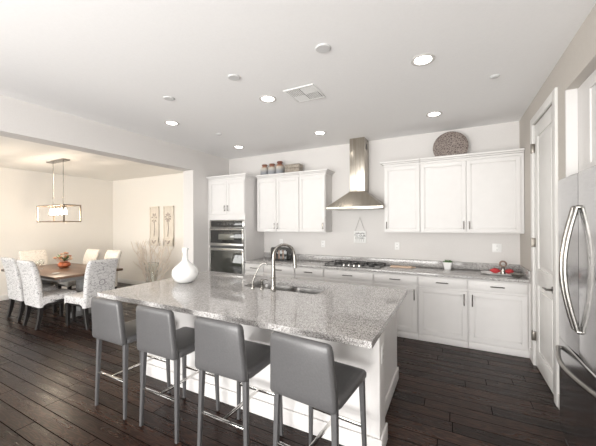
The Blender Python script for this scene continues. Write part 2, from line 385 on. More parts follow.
# ================================================================== CABINET PIECES
def shaker(bm, x0, x1, z0, z1, yf, t=.02, rail=.055):
    """five-piece door, front at y = yf facing -y"""
    boxg(bm, x0+.01, x1-.01, yf+.011, yf+t, z0+.01, z1-.01)
    boxg(bm, x0, x0+rail, yf, yf+t, z0, z1, .002, 1); boxg(bm, x1-rail, x1, yf, yf+t, z0, z1, .002, 1)
    boxg(bm, x0+rail-.001, x1-rail+.001, yf, yf+t, z0, z0+rail, .002, 1); boxg(bm, x0+rail-.001, x1-rail+.001, yf, yf+t, z1-rail, z1, .002, 1)
    # inner bead
    a = rail; bb = .012
    boxg(bm, x0+a, x0+a+bb, yf+.006, yf+t, z0+a, z1-a, .002, 1); boxg(bm, x1-a-bb, x1-a, yf+.006, yf+t, z0+a, z1-a, .002, 1)
    boxg(bm, x0+a, x1-a, yf+.006, yf+t, z0+a, z0+a+bb, .002, 1); boxg(bm, x0+a, x1-a, yf+.006, yf+t, z1-a-bb, z1-a, .002, 1)
def pull(parent, x, z, yf, vertical, L=.13, name='handle'):
    bm = B(); h = L/2
    if vertical:
        tube(bm, [(x, yf-.026, z-h), (x, yf-.03, z), (x, yf-.026, z+h)], .0065, 8)
        for s in (-1, 1): tube(bm, [(x, yf+.002, z+s*h*.72), (x, yf-.027, z+s*h*.72)], .006, 8)
    else:
        tube(bm, [(x-h, yf-.026, z), (x, yf-.03, z), (x+h, yf-.026, z)], .0065, 8)
        for s in (-1, 1): tube(bm, [(x+s*h*.72, yf+.002, z), (x+s*h*.72, yf-.027, z)], .006, 8)
    return obj(name, bm, 'handle', parent)

# base cabinets along the back wall; local origin at the cabinet's floor centre front
YF = 4.45
bases = [  # x0, x1, doors (1/2), handle side, label
    (.169, .800, 1, 'L', 'white base cabinet at the right end of the back wall beside the pantry door'),
    (-.437, .169, 1, 'R', 'white base cabinet directly below the small potted succulent'),
    (-1.047, -.437, 1, 'R', 'white base cabinet just right of the one under the cooktop'),
    (-1.85, -1.047, 2, '', 'wide white base cabinet directly under the gas cooktop'),
    (-2.38, -1.85, 1, 'L', 'white base cabinet just left of the one under the cooktop'),
    (-3.01, -2.38, 1, 'R', 'white base cabinet under the toaster, partly behind the island faucet'),
    (-3.425, -3.01, 1, 'L', 'narrow white base cabinet against the tall oven cabinet')]
for x0, x1, nd, side, lab in bases:
    c = (x0+x1)/2; w = (x1-x0)/2-.0015
    t = thing('base_cabinet', lab, 'cabinet', (c, YF, 0), 0, 'white base cabinets along the back wall')
    bm = B(); boxg(bm, -w, w, 0, YB-YF-.003, 0, .898); boxg(bm, -w, w, -.012, 0, 0, .085, .004)
    obj('body', bm, 'cabinet', t)
    d = B(); boxg(d, -w+.010, w-.010, -.021, -.001, .765, .885, .004); dr = obj('drawer', d, 'cabinet', t)
    pull(dr, 0, .825, -.021, False, .15 if nd == 1 else .16)
    if nd == 1:
        d = B(); shaker(d, -w+.010, w-.010, .105, .735, -.021); do = obj('door', d, 'cabinet', t)
        pull(do, (w-.045)*(1 if side == 'R' else -1), .63, -.021, True, .15)
    else:
        for s in (-1, 1):
            d = B(); a, b = sorted((s*.003, s*(w-.010))); shaker(d, a, b, .105, .735, -.021); do = obj('door', d, 'cabinet', t)
            pull(do, s*.04, .63, -.021, True, .15)
bm = B(); boxg(bm, .8015, XR-.001, YF, YB-.003, 0, .898)
tag(obj('filler_panel', bm, 'cabinet'), 'narrow white filler strip between last base cabinet and right wall', 'filler panel')

# wall cabinets, hung
YU = 4.77
def crown(bm, x0, x1, yf, yb, z, left=True, right=True):
    """stepped cornice around the top of a cabinet"""
    for k, (o, za, zb) in enumerate(((.012, z-.008, z+.026), (.032, z+.026, z+.046), (.058, z+.046, z+.074))):
        xa = x0-(o if left else 0); xb = x1+(o if right else 0)
        boxg(bm, xa, xb, yf-o, yf+.02, za, zb, .004, 1)
        if left: boxg(bm, xa, x0+.018, yf+.018, yb, za, zb, .004, 1)
        if right: boxg(bm, x1-.018, xb, yf+.018, yb, za, zb, .004, 1)
def wall_cabinet(label, x0, x1, z0, z1, doors, group, cl, cr):
    t = thing('wall_cabinet', label, 'cabinet', (0, YU, 0), 0, group)
    bm = B(); boxg(bm, x0+.001, x1-.001, 0, YB-YU-.003, z0, z1); obj('body', bm, 'cabinet', t)
    for a, b, s in doors:
        d = B(); shaker(d, a+.004, b-.004, z0+.012, z1-.02, -.021, rail=.05); do = obj('door', d, 'cabinet', t)
        pull(do, (a+.035) if s == 'L' else (b-.035), z0+.11, -.021, True, .11)
    bm = B(); crown(bm, x0+.001, x1-.001, -.0, YB-YU-.003, z1, cl, cr); obj('cornice', bm, 'cabinet', t)
    return t
G = 'white wall cabinets either side of the range hood'
wall_cabinet('white two-door wall cabinet with three stoneware jars on top', -3.38, -2.456, 1.475, 2.49, [(-3.375, -2.94, 'R'), (-2.94, -2.46, 'L')], G, False, False)
wall_cabinet('white one-door wall cabinet immediately left of the range hood', -2.456, -1.95, 1.475, 2.49, [(-2.452, -1.955, 'R')], G, False, True)
wall_cabinet('white one-door wall cabinet immediately right of the range hood', -.955, -.43, 1.485, 2.512, [(-.95, -.434, 'L')], G, True, False)
wall_cabinet('white two-door wall cabinet at right under the round mosaic disc', -.43, .822, 1.485, 2.512, [(-.426, .166, 'R'), (.166, .785, 'L')], G, False, False)

# tall oven cabinet with microwave and oven
X0, X1 = -4.348, -3.43
t = thing('tall_cabinet', 'tall white cabinet housing the microwave and oven at back left', 'cabinet', (0, YF, 0))
D_ = YB-YF-.003
bm = B(); boxg(bm, X0, X0+.045, 0, D_, 0, 2.49); boxg(bm, X1-.02, X1, 0, D_, 0, 2.49)
boxg(bm, X0+.045, X1-.02, 0, D_, 0, .44); boxg(bm, X0+.045, X1-.02, 0, D_, 1.705, 2.49); boxg(bm, X0+.045, X1-.02, D_-.02, D_, .44, 1.705)
obj('body', bm, 'cabinet', t)
for a, b, s in ((X0+.05, -3.862, 1), (-3.858, X1-.012, -1)):
    d = B(); shaker(d, a, b, 1.815, 2.455, -.021, rail=.05); do = obj('door', d, 'cabinet', t)
    pull(do, (b-.035) if s == 1 else (a+.035), 1.93, -.021, True, .11)
d = B(); boxg(d, X0+.05, X1-.012, -.021, -.001, .12, .40, .004); dr = obj('drawer', d, 'cabinet', t); pull(dr, (X0+X1)/2, .26, -.021, False, .16)
bm = B(); crown(bm, X0, X1, 0, D_, 2.49, False, True); obj('cornice', bm, 'cabinet', t)

o = thing('wall_oven', 'stainless steel microwave and oven combination in the tall cabinet', 'oven', (0, YF, 0))
a, b = X0+.05, X1-.024
bm = B(); boxg(bm, a, b, -.004, .5, .448, 1.70); obj('housing', bm, 'slot', o)
bm = B(); boxg(bm, a, b+.018, -.022, -.005, 1.555, 1.695, .003); cp = obj('control_panel', bm, 'steel', o)
bm = B(); boxg(bm, a+.04, b-.025, -.025, -.0225, 1.568, 1.684, .001); g = obj('display', bm, 'black_glass', cp)
for k in range(6):
    bm = B(); boxg(bm, a+.22+k*.075, a+.25+k*.075, -.027, -.0255, 1.61, 1.635); obj('button', bm, 'slot', cp)
def oven_door(name, z0, z1, top, bot, hz, inner):
    bm = B(); fr = .034
    boxg(bm, a, b, -.034, -.006, z1-top, z1, .004); boxg(bm, a, b, -.034, -.006, z0, z0+bot, .004)
    boxg(bm, a, a+fr, -.034, -.006, z0+bot-.002, z1-top+.002, .003); boxg(bm, b-fr, b, -.034, -.006, z0+bot-.002, z1-top+.002, .003)
    d = obj(name, bm, 'steel', o)
    bm = B(); boxg(bm, a+fr, b-fr, -.030, -.008, z0+bot, z1-top, .001); g = obj('door_glass', bm, 'black_glass' if inner else 'oven_glass', d)
    if inner:
        bm = B(); boxg(bm, *inner, -.0325, -.0301, z0+bot+.07, z1-top-.07, .001); obj('window', bm, 'smoke_glass', d)
    bm = B(); tube(bm, [(a+.04, -.060, hz), (b-.04, -.060, hz)], .009, 12)
    for x in (a+.09, b-.09): tube(bm, [(x, -.03, hz), (x, -.060, hz)], .008, 10)
    obj('handle', bm, 'chrome', d)
oven_door('microwave_door', 1.205, 1.54, .035, .05, 1.522, (a+.24, b-.22))
oven_door('oven_door', .46, 1.16, .05, .05, 1.135, None)

# worktop along the back wall (continuous) with splashback
bm = B(); boxg(bm, -3.427, XR-.002, YF-.03, YB-.002, .90, .94, .003)
wt = tag(obj('worktop', bm, 'granite'), 'speckled grey granite worktop running along the back wall', 'countertop')
bm = B(); boxg(bm, -3.427, XR-.002, YB-.024, YB-.002, .9405, 1.045, .002); boxg(bm, XR-.024, XR-.002, YF-.02, YB-.025, .9405, 1.045, .002)
obj('splashback', bm, 'granite', wt)

# ================================================================== RANGE HOOD / COOKTOP
h = thing('range_hood', 'stainless steel chimney range hood above the gas cooktop', 'range hood', (-1.40, YB-.003, 0))
bm = B()
def rct(x, y0, y1, z): return [Vector((-x, y0, z)), Vector((x, y0, z)), Vector((x, y1, z)), Vector((-x, y1, z))]
loft(bm, [rct(.46, -.50, 0, 1.865), rct(.46, -.50, 0, 1.895), rct(.135, -.29, 0, 2.15), rct(.125, -.28, 0, 2.16)])
obj('canopy', bm, 'steel_hood', h, smooth=False)
bm = B(); boxg(bm, -.125, .125, -.28, 0, 2.14, HC-.001, .002); ch = obj('chimney', bm, 'steel_hood', h)
bm = B()
for k in range(5): boxg(bm, .1252, .1262, -.20+k*.02, -.19+k*.02, 2.86, 2.96)
obj('air_vent', bm, 'slot', ch)
bm = B(); boxg(bm, -.40, .40, -.45, -.05, 1.857, 1.8648, .001); obj('filter', bm, 'nickel', h)

ck = thing('cooktop', 'black gas cooktop with cast iron grates on the back worktop', 'cooktop', (-1.425, 4.755, .9405))
bm = B(); boxg(bm, -.445, .445, -.255, .255, 0, .012, .004); obj('base_tray', bm, 'black_glass', ck)
for cx, cy, r in ((-.30, .12, .045), (-.30, -.10, .035), (.30, .12, .04), (.30, -.12, .045), (0, .08, .06)):
    bm = B(); lathe(bm, [(r, .0122), (r, .022), (r*.75, .026), (r*.7, .030), (.002, .031)], 20, (cx, cy, 0)); obj('burner', bm, 'black_iron', ck)
for x0 in (-.438, -.146, .147):
    bm = B(); x1 = x0+.290; y0_, y1_ = -.235 if abs(x0) > .149 else -.12, .24
    for yy in (y0_, y1_): boxg(bm, x0, x1, yy-.006, yy+.006, .026, .038, .002)
    for xx in (x0+.006, x1-.006, (x0+x1)/2): boxg(bm, xx-.006, xx+.006, y0_, y1_, .026, .038, .002)
    boxg(bm, x0, x1, (y0_+y1_)/2-.006, (y0_+y1_)/2+.006, .026, .038, .002)
    for xx in (x0+.006, x1-.006):
        for yy in (y0_, y1_): boxg(bm, xx-.006, xx+.006, yy-.006, yy+.006, .0122, .028)
    obj('grate', bm, 'black_iron', ck)
for k in range(4):
    bm = B(); lathe(bm, [(.020, .0122), (.018, .028), (.016, .036), (.002, .0365)], 16, (-.13+k*.085, -.195, 0)); obj('knob', bm, 'chrome', ck)

# ================================================================== ISLAND
ix0, ix1, iy0, iy1 = -3.235, -.425, 1.745, 3.30
hx0, hx1, hy0, hy1 = -2.10, -1.19, 2.665, 3.07
bm = B()
hole = rrect((hx0+hx1)/2, (hy0+hy1)/2, 0, hx1-hx0, hy1-hy0, .06, 6)
def outer_pt(p):
    c = Vector(((hx0+hx1)/2, (hy0+hy1)/2, 0)); d = p-c
    k = min(((ix1-c.x)/d.x if d.x > 1e-6 else (ix0-c.x)/d.x if d.x < -1e-6 else 1e9), ((iy1-c.y)/d.y if d.y > 1e-6 else (iy0-c.y)/d.y if d.y < -1e-6 else 1e9))
    return c+d*k
# loop ordered by angle, with rays to the four slab corners added
cc = Vector(((hx0+hx1)/2, (hy0+hy1)/2, 0))
corners = [Vector((x, y, 0)) for x in (ix0, ix1) for y in (iy0, iy1)]
pts = [(math.atan2((p-cc).y, (p-cc).x), p, outer_pt(p)) for p in hole]
for q in corners:
    d = (q-cc); k = min((hx1-hx0)/2/abs(d.x), (hy1-hy0)/2/abs(d.y)); pts.append((math.atan2(d.y, d.x), cc+d*k, q))
pts.sort(key=lambda a: a[0])
inn = [p for _, p, _ in pts]; out_ = [q for _, _, q in pts]
zt_, zb_ = .93, .888
L = [[p+Vector((0, 0, z)) for p in lp] for lp, z in ((inn, zb_), (inn, zt_-.001), (out_, zt_-.001+.001), (out_, zb_))]
L[1] = [p+Vector((0, 0, zt_)) for p in inn]
rows = loft(bm, L+[L[0]], caps=False)
bmesh.ops.remove_doubles(bm, verts=bm.verts, dist=1e-5)
top = tag(obj('island_worktop', bm, 'granite'), 'large speckled grey granite slab on top of the kitchen island', 'countertop')

bx0, bx1, by0, by1 = -3.02, -.462, 2.10, 3.24
isl = thing('kitchen_island', 'long white panelled kitchen island standing in front of the back cabinets', 'kitchen island', ((bx0+bx1)/2, (by0+by1)/2, 0))
ox, oy = (bx0+bx1)/2, (by0+by1)/2
bm = B()
for d in ((bx0, bx1-.065, by0, by0+.03), (bx0, bx1-.065, by1-.03, by1), (bx0, bx0+.03, by0+.03, by1-.03), (bx1-.098, bx1-.065, by0+.03, by1-.03)):
    boxg(bm, d[0]-ox, d[1]-ox, d[2]-oy, d[3]-oy, 0, .8865)
boxg(bm, bx0+.03-ox, bx1-.10-ox, by0+.03-oy, by1-.03-oy, .02, .05)
obj('body', bm, 'cabinet', isl)
bm = B(); boxg(bm, bx1-.064-ox, bx1+.004-ox, by0-.004-oy, by0+.18-oy, 0, .8865, .002); ps = obj('end_pilaster', bm, 'cabinet', isl)
bm = B(); q = .016
boxg(bm, bx0-q-ox, bx1+.004+q-ox, by0-q-.004-oy, by0-.0045-oy, 0, .125, .004); boxg(bm, bx0-q-ox, bx0-ox, by0-oy, by1-oy, 0, .125, .004)
boxg(bm, bx1+.0045-ox, bx1+.004+q-ox, by0-.004-oy, by0+.196-oy, 0, .125, .004); boxg(bm, bx1-.0645-ox, bx1-.048-ox, by0+.197-oy, by1-oy, 0, .125, .004)
obj('baseboard', bm, 'cabinet', isl)
bm = B(); boxg(bm, bx1+.0042-ox, bx1+.009-ox, by0+.055-oy, by0+.130-oy, .62, .745, .002); op = obj('outlet_plate', bm, 'plastic', isl)
for z in (.655, .70):
    bm = B(); boxg(bm, bx1+.0091-ox, bx1+.0098-ox, by0+.078-oy, by0+.107-oy, z-.012, z+.014); obj('socket', bm, 'can_ring', op)
# counter support strip under the overhang
bm = B(); boxg(bm, bx0+.05-ox, bx1-.05-ox, by0-.03-oy, by0-.001-oy, .855, .8865); obj('support_rail', bm, 'cabinet', isl)

# sink (undermounted double bowl)
sk = thing('sink', 'undermounted double bowl stainless steel sink in the island worktop', 'sink', ((hx0+hx1)/2, (hy0+hy1)/2, .70))
for s in (-1, 1):
    bm = B(); cx = s*.222; w, d = .435, .40
    loft(bm, [rrect(cx, 0, .1855, w+.02, d+.06, .06, 6), rrect(cx, 0, .1855, w-.01, d, .06, 6), rrect(cx, 0, .17, w-.02, d-.01, .06, 6), rrect(cx, 0, .03, w-.04, d-.03, .06, 6), rrect(cx, 0, .006, w-.10, d-.09, .06, 6), rrect(cx, 0, 0, .07, .07, .03, 6)], caps=False)
    bl = obj('bowl', bm, 'sink_steel', sk)
    bm = B(); lathe(bm, [(.04, .001), (.038, .006), (.02, .004), (.002, .003)], 20, (cx, 0, 0)); obj('drain', bm, 'chrome', bl)

# main faucet
f = thing('faucet', 'tall brushed nickel gooseneck kitchen faucet beside the island sink', 'faucet', (-1.655, 2.615, .9305), -.75)
bm = B(); lathe(bm, [(.030, 0), (.032, .008), (.028, .014), (.026, .05), (.021, .22), (.0165, .34)], 20); obj('body', bm, 'nickel', f)
bm = B(); pts = [(0, 0, .33)]
for k in range(13):
    a_ = PI-PI*k/12*1.02; pts.append((0, .115+.115*math.cos(a_), .36+.115*math.sin(a_)))
tube(bm, pts, .0145, 12); obj('spout', bm, 'nickel', f)
bm = B(); tube(bm, [(0, .231, .362), (0, .236, .32), (0, .238, .225)], [.0155, .019, .021], 12); obj('spray_head', bm, 'nickel', f)
bm = B(); tube(bm, [(.018, 0, .06), (.045, 0, .065)], .011, 10); tube(bm, [(.04, 0, .065), (.055, -.01, .10), (.06, -.02, .15)], [.008, .006, .005], 8); obj('lever', bm, 'nickel', f)
# filtered water tap
f2 = thing('water_filter_tap', 'slim nickel filtered water tap left of the tall kitchen faucet', 'faucet', (-1.92, 2.615, .9305), -1.15)
bm = B(); lathe(bm, [(.022, 0), (.020, .012), (.010, .02), (.009, .07)], 16); obj('base', bm, 'nickel', f2)
bm = B(); tube(bm, [(0, 0, .06), (0, .020, .12), (0, .055, .20), (0, .085, .25), (0, .115, .272), (0, .145, .270), (0, .160, .250)], .008, 10); obj('spout', bm, 'nickel', f2)
bm = B(); tube(bm, [(0, -.008, .05), (0, -.05, .056)], [.006, .004], 8); obj('lever', bm, 'nickel', f2)
# soap dispenser
f3 = thing('soap_dispenser', 'short nickel soap dispenser between the two taps by the sink', 'soap dispenser', (-1.80, 2.615, .9305), -.2)
bm = B(); lathe(bm, [(.022, 0), (.020, .01), (.012, .018), (.011, .07), (.014, .075), (.014, .10), (.004, .108)], 16); obj('body', bm, 'nickel', f3)
bm = B(); tube(bm, [(0, 0, .09), (0, .05, .098), (0, .085, .088)], [.007, .006, .005], 8); obj('nozzle', bm, 'nickel', f3)

# white gourd vase
bm = B()
prof = [(.045, 0), (.085, .006), (.125, .035), (.148, .08), (.152, .115), (.140, .16), (.108, .20), (.065, .232), (.036, .262), (.027, .30), (.026, .345), (.032, .372), (.038, .392), (.040, .405), (.034, .412), (.022, .405), (.017, .38)]
lathe(bm, prof, 40)
va = tag(obj('vase', bm, 'ceramic', loc=(-2.835, 2.52, .9305)), 'white ceramic gourd-shaped vase with a narrow neck on the island', 'vase')

# ================================================================== STOOLS
def make_stool():
    t = thing('bar_stool', '', 'bar stool', (0, 0, 0), 0, 'grey leather stools along the island')
    w = .21
    bm = B(); L = []
    for z, i in ((.612, .02), (.616, .008), (.626, 0), (.648, 0), (.660, .006), (.668, .02), (.671, .05)):
        L.append(rrect(0, .012, z, .44-2*i, .445-2*i, .03, 4))
    loft(bm, L); obj('seat', bm, 'leather', t)
    bm = B(); L = []
    H = [.618, .624, .638, .69, .76, .84, .91, .950, .978, .990, .995]
    for z in H:
        k = (z-.6)/.4; i = .0
        if z < .63: i = .014 if z < .621 else .005
        if z > .97: i = {.978: .003, .990: .012}.get(z, .022)
        wd = .445-.045*max(k, 0); y = -.232-.016*max(k, 0)**1.3
        lp = rrect(0, 0, 0, wd-2*i, .052-2*i*.9, .022, 4)
        L.append([Vector((p.x, p.y+y-.028*(1-(p.x/.22)**2)*max(0, min(1, k*1.6)), z-(.010*(p.x/.22)**2 if z > .9 else 0))) for p in lp])
    loft(bm, L); obj('backrest', bm, 'leather', t)
    for sx in (-1, 1):
        bm = B(); qtube(bm, (sx*.207, -.222, 0.004), (sx*.190, -.205, .622), .024, .038); lg = obj('leg', bm, 'leather', t)
        bm = B(); boxg(bm, sx*.207-.012, sx*.207+.012, -.234, -.210, 0, .004); obj('foot_pad', bm, 'slot', lg)
        bm = B(); qtube(bm, (sx*.207, .214, .004), (sx*.190, .200, .616), .024, .038); lg = obj('leg', bm, 'leather', t)
        bm = B(); boxg(bm, sx*.207-.012, sx*.207+.012, .202, .226, 0, .004); obj('foot_pad', bm, 'slot', lg)
    bm = B(); boxg(bm, -.188, .188, -.224, -.204, .288, .308, .003); obj('footrest_bar', bm, 'chrome', t)
    bm = B(); boxg(bm, -.188, .188, .198, .218, .288, .308, .003); obj('footrest_bar', bm, 'chrome', t)
    bm = B(); boxg(bm, -.010, .010, -.203, .197, .289, .307, .003); obj('footrest_bar', bm, 'chrome', t)
    return t
st = make_stool()
labs = ['grey leather bar stool farthest left, nearest the dining table', 'grey leather bar stool in front of the white vase, second from left',
        'grey leather bar stool second from the right along the island', 'grey leather bar stool at the right end of the island']
for i, (x, y, r) in enumerate(((-2.645, 1.755, 0), (-2.035, 1.765, 0), (-1.385, 1.755, .0), (-.742, 1.735, -.09))):
    o = st if i == 0 else dup(st)
    o.location = (x, y, 0); o.rotation_euler = (0, 0, r); o['label'] = labs[i]

# ================================================================== DINING
tx0, tx1, ty0, ty1 = -7.70, -5.68, 2.42, 3.54; tcx, tcy = (tx0+tx1)/2, (ty0+ty1)/2
dt = thing('dining_table', 'rectangular brown plank dining table on a grey trestle base', 'dining table', (tcx, tcy, 0))
bm = B(); boxg(bm, tx0-tcx, tx1-tcx, ty0-tcy, ty1-tcy, .735, .775, .005); obj('tabletop', bm, 'table', dt)
bm = B(); boxg(bm, -.82, .82, -.40, -.37, .65, .7345); boxg(bm, -.82, .82, .37, .40, .65, .7345); boxg(bm, -.82, -.79, -.37, .37, .65, .7345); boxg(bm, .79, .82, -.37, .37, .65, .7345)
obj('apron', bm, 'grey_wood', dt)
for s in (-1, 1):
    bm = B(); boxg(bm, s*.72-.075, s*.72+.075, -.08, .08, .08, .734, .006); obj('leg', bm, 'grey_wood', dt)
    bm = B(); boxg(bm, s*.72-.07, s*.72+.07, -.24, .24, 0, .08, .008); obj('foot', bm, 'grey_wood', dt)
bm = B(); boxg(bm, -.645, .645, -.045, .045, .16, .26, .005); obj('stretcher', bm, 'grey_wood', dt)

def make_dchair(mat):
    t = thing('dining_chair', '', 'dining chair', (0, 0, 0), 0, 'upholstered parsons chairs around the dining table')
    # seat with arched slipcover skirt
    bm = B(); L = []
    for z, i in ((.0, 0), (.38, 0), (.46, .0), (.485, .01), (.495, .04), (.498, .09)):
        lp = rrect(0, .02, 0, .49-2*i, .54-2*i, .04, 5)
        # denser loop: subdivide edges so that the skirt arch is smooth
        dn = []
        for k in range(len(lp)):
            p, q = lp[k], lp[(k+1) % len(lp)]; m = 8 if (q-p).length > .1 else 1
            for j in range(m): dn.append(p.lerp(q, j/m))
        if z == 0:
            L.append([Vector((p.x*1.01, p.y, .335+.075*max(0, 1-abs((p.y-.02)/.27)**2.2)*(1 if abs(p.x) > .2 else 0)+.05*max(0, 1-abs(p.x/.245)**2.2)*(1 if p.y > .2 else 0))) for p in dn])
        else: L.append([Vector((p.x, p.y, z)) for p in dn])
    loft(bm, L); obj('seat', bm, mat, t)
    # raked back with a rolled top
    bm = B(); L = []
    for z, y, th, w in ((.33, -.225, .07, .50), (.36, -.228, .085, .49), (.55, -.240, .09, .48), (.72, -.258, .09, .48), (.88, -.286, .088, .48), (.97, -.312, .085, .475), (1.015, -.330, .085, .47), (1.045, -.338, .075, .465), (1.063, -.343, .05, .45), (1.069, -.345, .02, .42)):
        L.append([Vector((p.x, p.y+y, z)) for p in rrect(0, 0, 0, w, th, .035, 5)])
    loft(bm, L); obj('backrest', bm, mat, t)
    for sx in (-1, 1):
        bm = B(); loft(bm, [rrect(sx*.205, y, z, w, w, .004, 1) for z, y, w in ((0, -.275, .042), (.12, -.245, .052), (.25, -.225, .060), (.40, -.215, .062))]); obj('leg', bm, 'black_wood', t)
        bm = B(); loft(bm, [rrect(sx*.205, y, z, w, w, .004, 1) for z, y, w in ((0, .235, .042), (.25, .235, .055), (.40, .235, .06))]); obj('leg', bm, 'black_wood', t)
    return t
ch1 = make_dchair('script')
ch1.location = (-6.74, 2.55, 0); ch1['label'] = 'script-print parsons chair at the left edge of the photo, side-on to us'
dup(ch1, (-5.95, 2.49, 0), 0, 'script-print parsons chair side-on beside the leftmost one, tucked under the table')
c3 = dup(ch1, (-5.31, 2.76, 0), PI/2+.06, 'script-print parsons chair with its emblem back turned towards the island')
bm = B()
loft(bm, [[Vector((r*math.cos(a_), y_, r*math.sin(a_)*1.08)) for a_ in [2*PI*k/24 for k in range(24)]] for r, y_ in ((.050, 0), (.050, -.003), (.036, -.003), (.036, 0))], caps=False)
lathe(bm, [(.016, 0), (.016, .001), (.002, .0012)], 14)
em = obj('emblem', bm, 'emblem', c3); em.location = (0, -.3035, .70); em.rotation_euler = (.115, 0, 0)
ch2 = make_dchair('script_cream')
ch2.location = (-7.25, 3.50, 0); ch2.rotation_euler = (0, 0, PI); ch2['label'] = 'cream parsons chair on the far side of the table, behind the pumpkin centrepiece'
dup(ch2, (-6.50, 3.52, 0), PI, 'cream parsons chair on the far side, just behind the chair with the emblem')
dup(ch2, (-7.80, 3.07, 0), -PI/2, 'cream parsons chair at the far left head of the table')

# centrepiece: pumpkin-coloured bowl of autumn flowers
cx, cy = -6.84, 3.08
cp = thing('centrepiece', 'orange pumpkin bowl of peach flowers on the dining table', 'flower arrangement', (cx, cy, .7755))
bm = B(); L = []
for r, z in ((.035, 0), (.07, .010), (.098, .045), (.098, .08), (.078, .108), (.05, .12), (.035, .11)):
    L.append([Vector((r*(1+.07*abs(math.cos(4*a_)))*math.cos(a_), r*(1+.07*abs(math.cos(4*a_)))*math.sin(a_), z)) for a_ in [2*PI*k/48 for k in range(48)]])
loft(bm, L); obj('bowl', bm, 'orange', cp)
rnd = random.Random(3)
for k in range(24):
    a_ = rnd.uniform(0, 2*PI); rr = rnd.uniform(.01, .17); z = .25-rr*.55+rnd.uniform(-.03, .05); c = Vector((rr*math.cos(a_), rr*math.sin(a_), z)); r = rnd.uniform(.026, .042)
    bm = B()
    for j in range(7):
        b_ = 2*PI*j/7; tip = c+Vector((math.cos(b_)*r, math.sin(b_)*r, r*.35)); sd = Vector((-math.sin(b_), math.cos(b_), 0))*r*.42; md_ = c+Vector((math.cos(b_)*r*.6, math.sin(b_)*r*.6, r*.05))
        v = [bm.verts.new(p) for p in (c, md_-sd, tip, md_+sd)]; bm.faces.new(v)
        v = [bm.verts.new(p) for p in (c+Vector((0, 0, r*.7)), md_*.4+c*.6-sd*.7, c+(tip-c)*.7+Vector((0, 0, r*.5)), md_*.4+c*.6+sd*.7)]; bm.faces.new(v)
    lathe(bm, [(r*.35, -.004), (r*.5, r*.15), (r*.35, r*.5), (.001, r*.6)], 8, c)
    tube(bm, [(c.x*.25, c.y*.25, .10), (c.x*.7, c.y*.7, z*.7), tuple(c)], .003, 5)
    obj('flower', bm, ('peach', 'cream_petal', 'rust_petal', 'peach')[k % 4], cp)
bm = B()
for k in range(16):
    a_ = rnd.uniform(0, 2*PI); d = Vector((math.cos(a_), math.sin(a_), rnd.uniform(.3, 1.4))).normalized(); p0 = Vector((0, 0, .12)); p1 = p0+d*rnd.uniform(.13, .22)
    s_ = d.cross(Vector((0, 0, 1))).normalized()*.018; m_ = p0.lerp(p1, .65)
    v = [bm.verts.new(p) for p in (p0, m_-s_, p1, m_+s_+Vector((0, 0, .006)))]; bm.faces.new(v)
obj('leaves', bm, 'leaf', cp)
# wine glasses and a small dish on the table
def glass(loc, label):
    bm = B(); lathe(bm, [(.034, 0), (.032, .003), (.005, .008), (.004, .075), (.018, .09), (.036, .12), (.038, .15), (.031, .185), (.029, .185), (.036, .15), (.034, .122), (.015, .094), (.001, .09)], 20)
    return tag(obj('wine_glass', bm, 'glass', loc=loc), label, 'glass', 'clear stemmed glasses on the dining table')
glass((-6.86, 2.66, .7755), 'clear stemmed glass on the dining table, in front of the leftmost chairs')
glass((-7.05, 2.80, .7755), 'clear stemmed glass on the dining table nearest its far left head')
glass((-6.10, 3.22, .7755), 'clear stemmed glass on the dining table beside the emblem chair')
bm = B(); lathe(bm, [(.03, 0), (.055, .012), (.058, .014), (.03, .004), (.001, .004)], 20)
tag(obj('dish', bm, 'ceramic', loc=(-6.10, 2.62, .7755)), 'small white dish near the corner of the dining table', 'dish')

# chandelier
lx0, lx1, ly0, ly1, lz0, lz1 = -7.25, -6.24, 2.80, 3.09, 1.675, 2.0
lcx, lcy = (lx0+lx1)/2-.02, (ly0+ly1)/2
cd = thing('chandelier', 'rectangular open-frame chandelier with five lit bulbs over the dining table', 'chandelier', (lcx, lcy, 0))
def rel(x0, x1, y0, y1, z0, z1): return (x0-lcx, x1-lcx, y0-lcy, y1-lcy, z0, z1)
bm = B(); q = .02
for z in (lz0, lz1-q):
    boxg(bm, *rel(lx0, lx1, ly0, ly0+q, z, z+q)); boxg(bm, *rel(lx0, lx1, ly1-q, ly1, z, z+q)); boxg(bm, *rel(lx0, lx0+q, ly0, ly1, z, z+q)); boxg(bm, *rel(lx1-q, lx1, ly0, ly1, z, z+q))
for x in (lx0, lx1-q):
    for y in (ly0, ly1-q): boxg(bm, *rel(x, x+q, y, y+q, lz0, lz1))
boxg(bm, *rel(lx0, lx1, lcy-.008, lcy+.008, lz1-.016, lz1))
obj('cage', bm, 'bronze', cd, smooth=False)
bm = B(); boxg(bm, -.32, .32, -.06, .06, HD-.028, HD-.0005, .004); obj('canopy', bm, 'nickel', cd)
for s in (-1, 1):
    bm = B(); tube(bm, [(s*.19, 0, lz1-.002), (s*.19, 0, HD-.027)], .005, 8)
    for k in range(24):
        z = lz1+.18+k*.028; 
        tube(bm, [(s*.19-.007, 0, z-.010), (s*.19, .007, z), (s*.19+.007, 0, z+.010)], .003, 5)
    lathe(bm, [(.004, 0), (.016, .008), (.016, .022), (.004, .03)], 12, (s*.19, 0, lz1+.13))
    obj('rod', bm, 'nickel', cd)
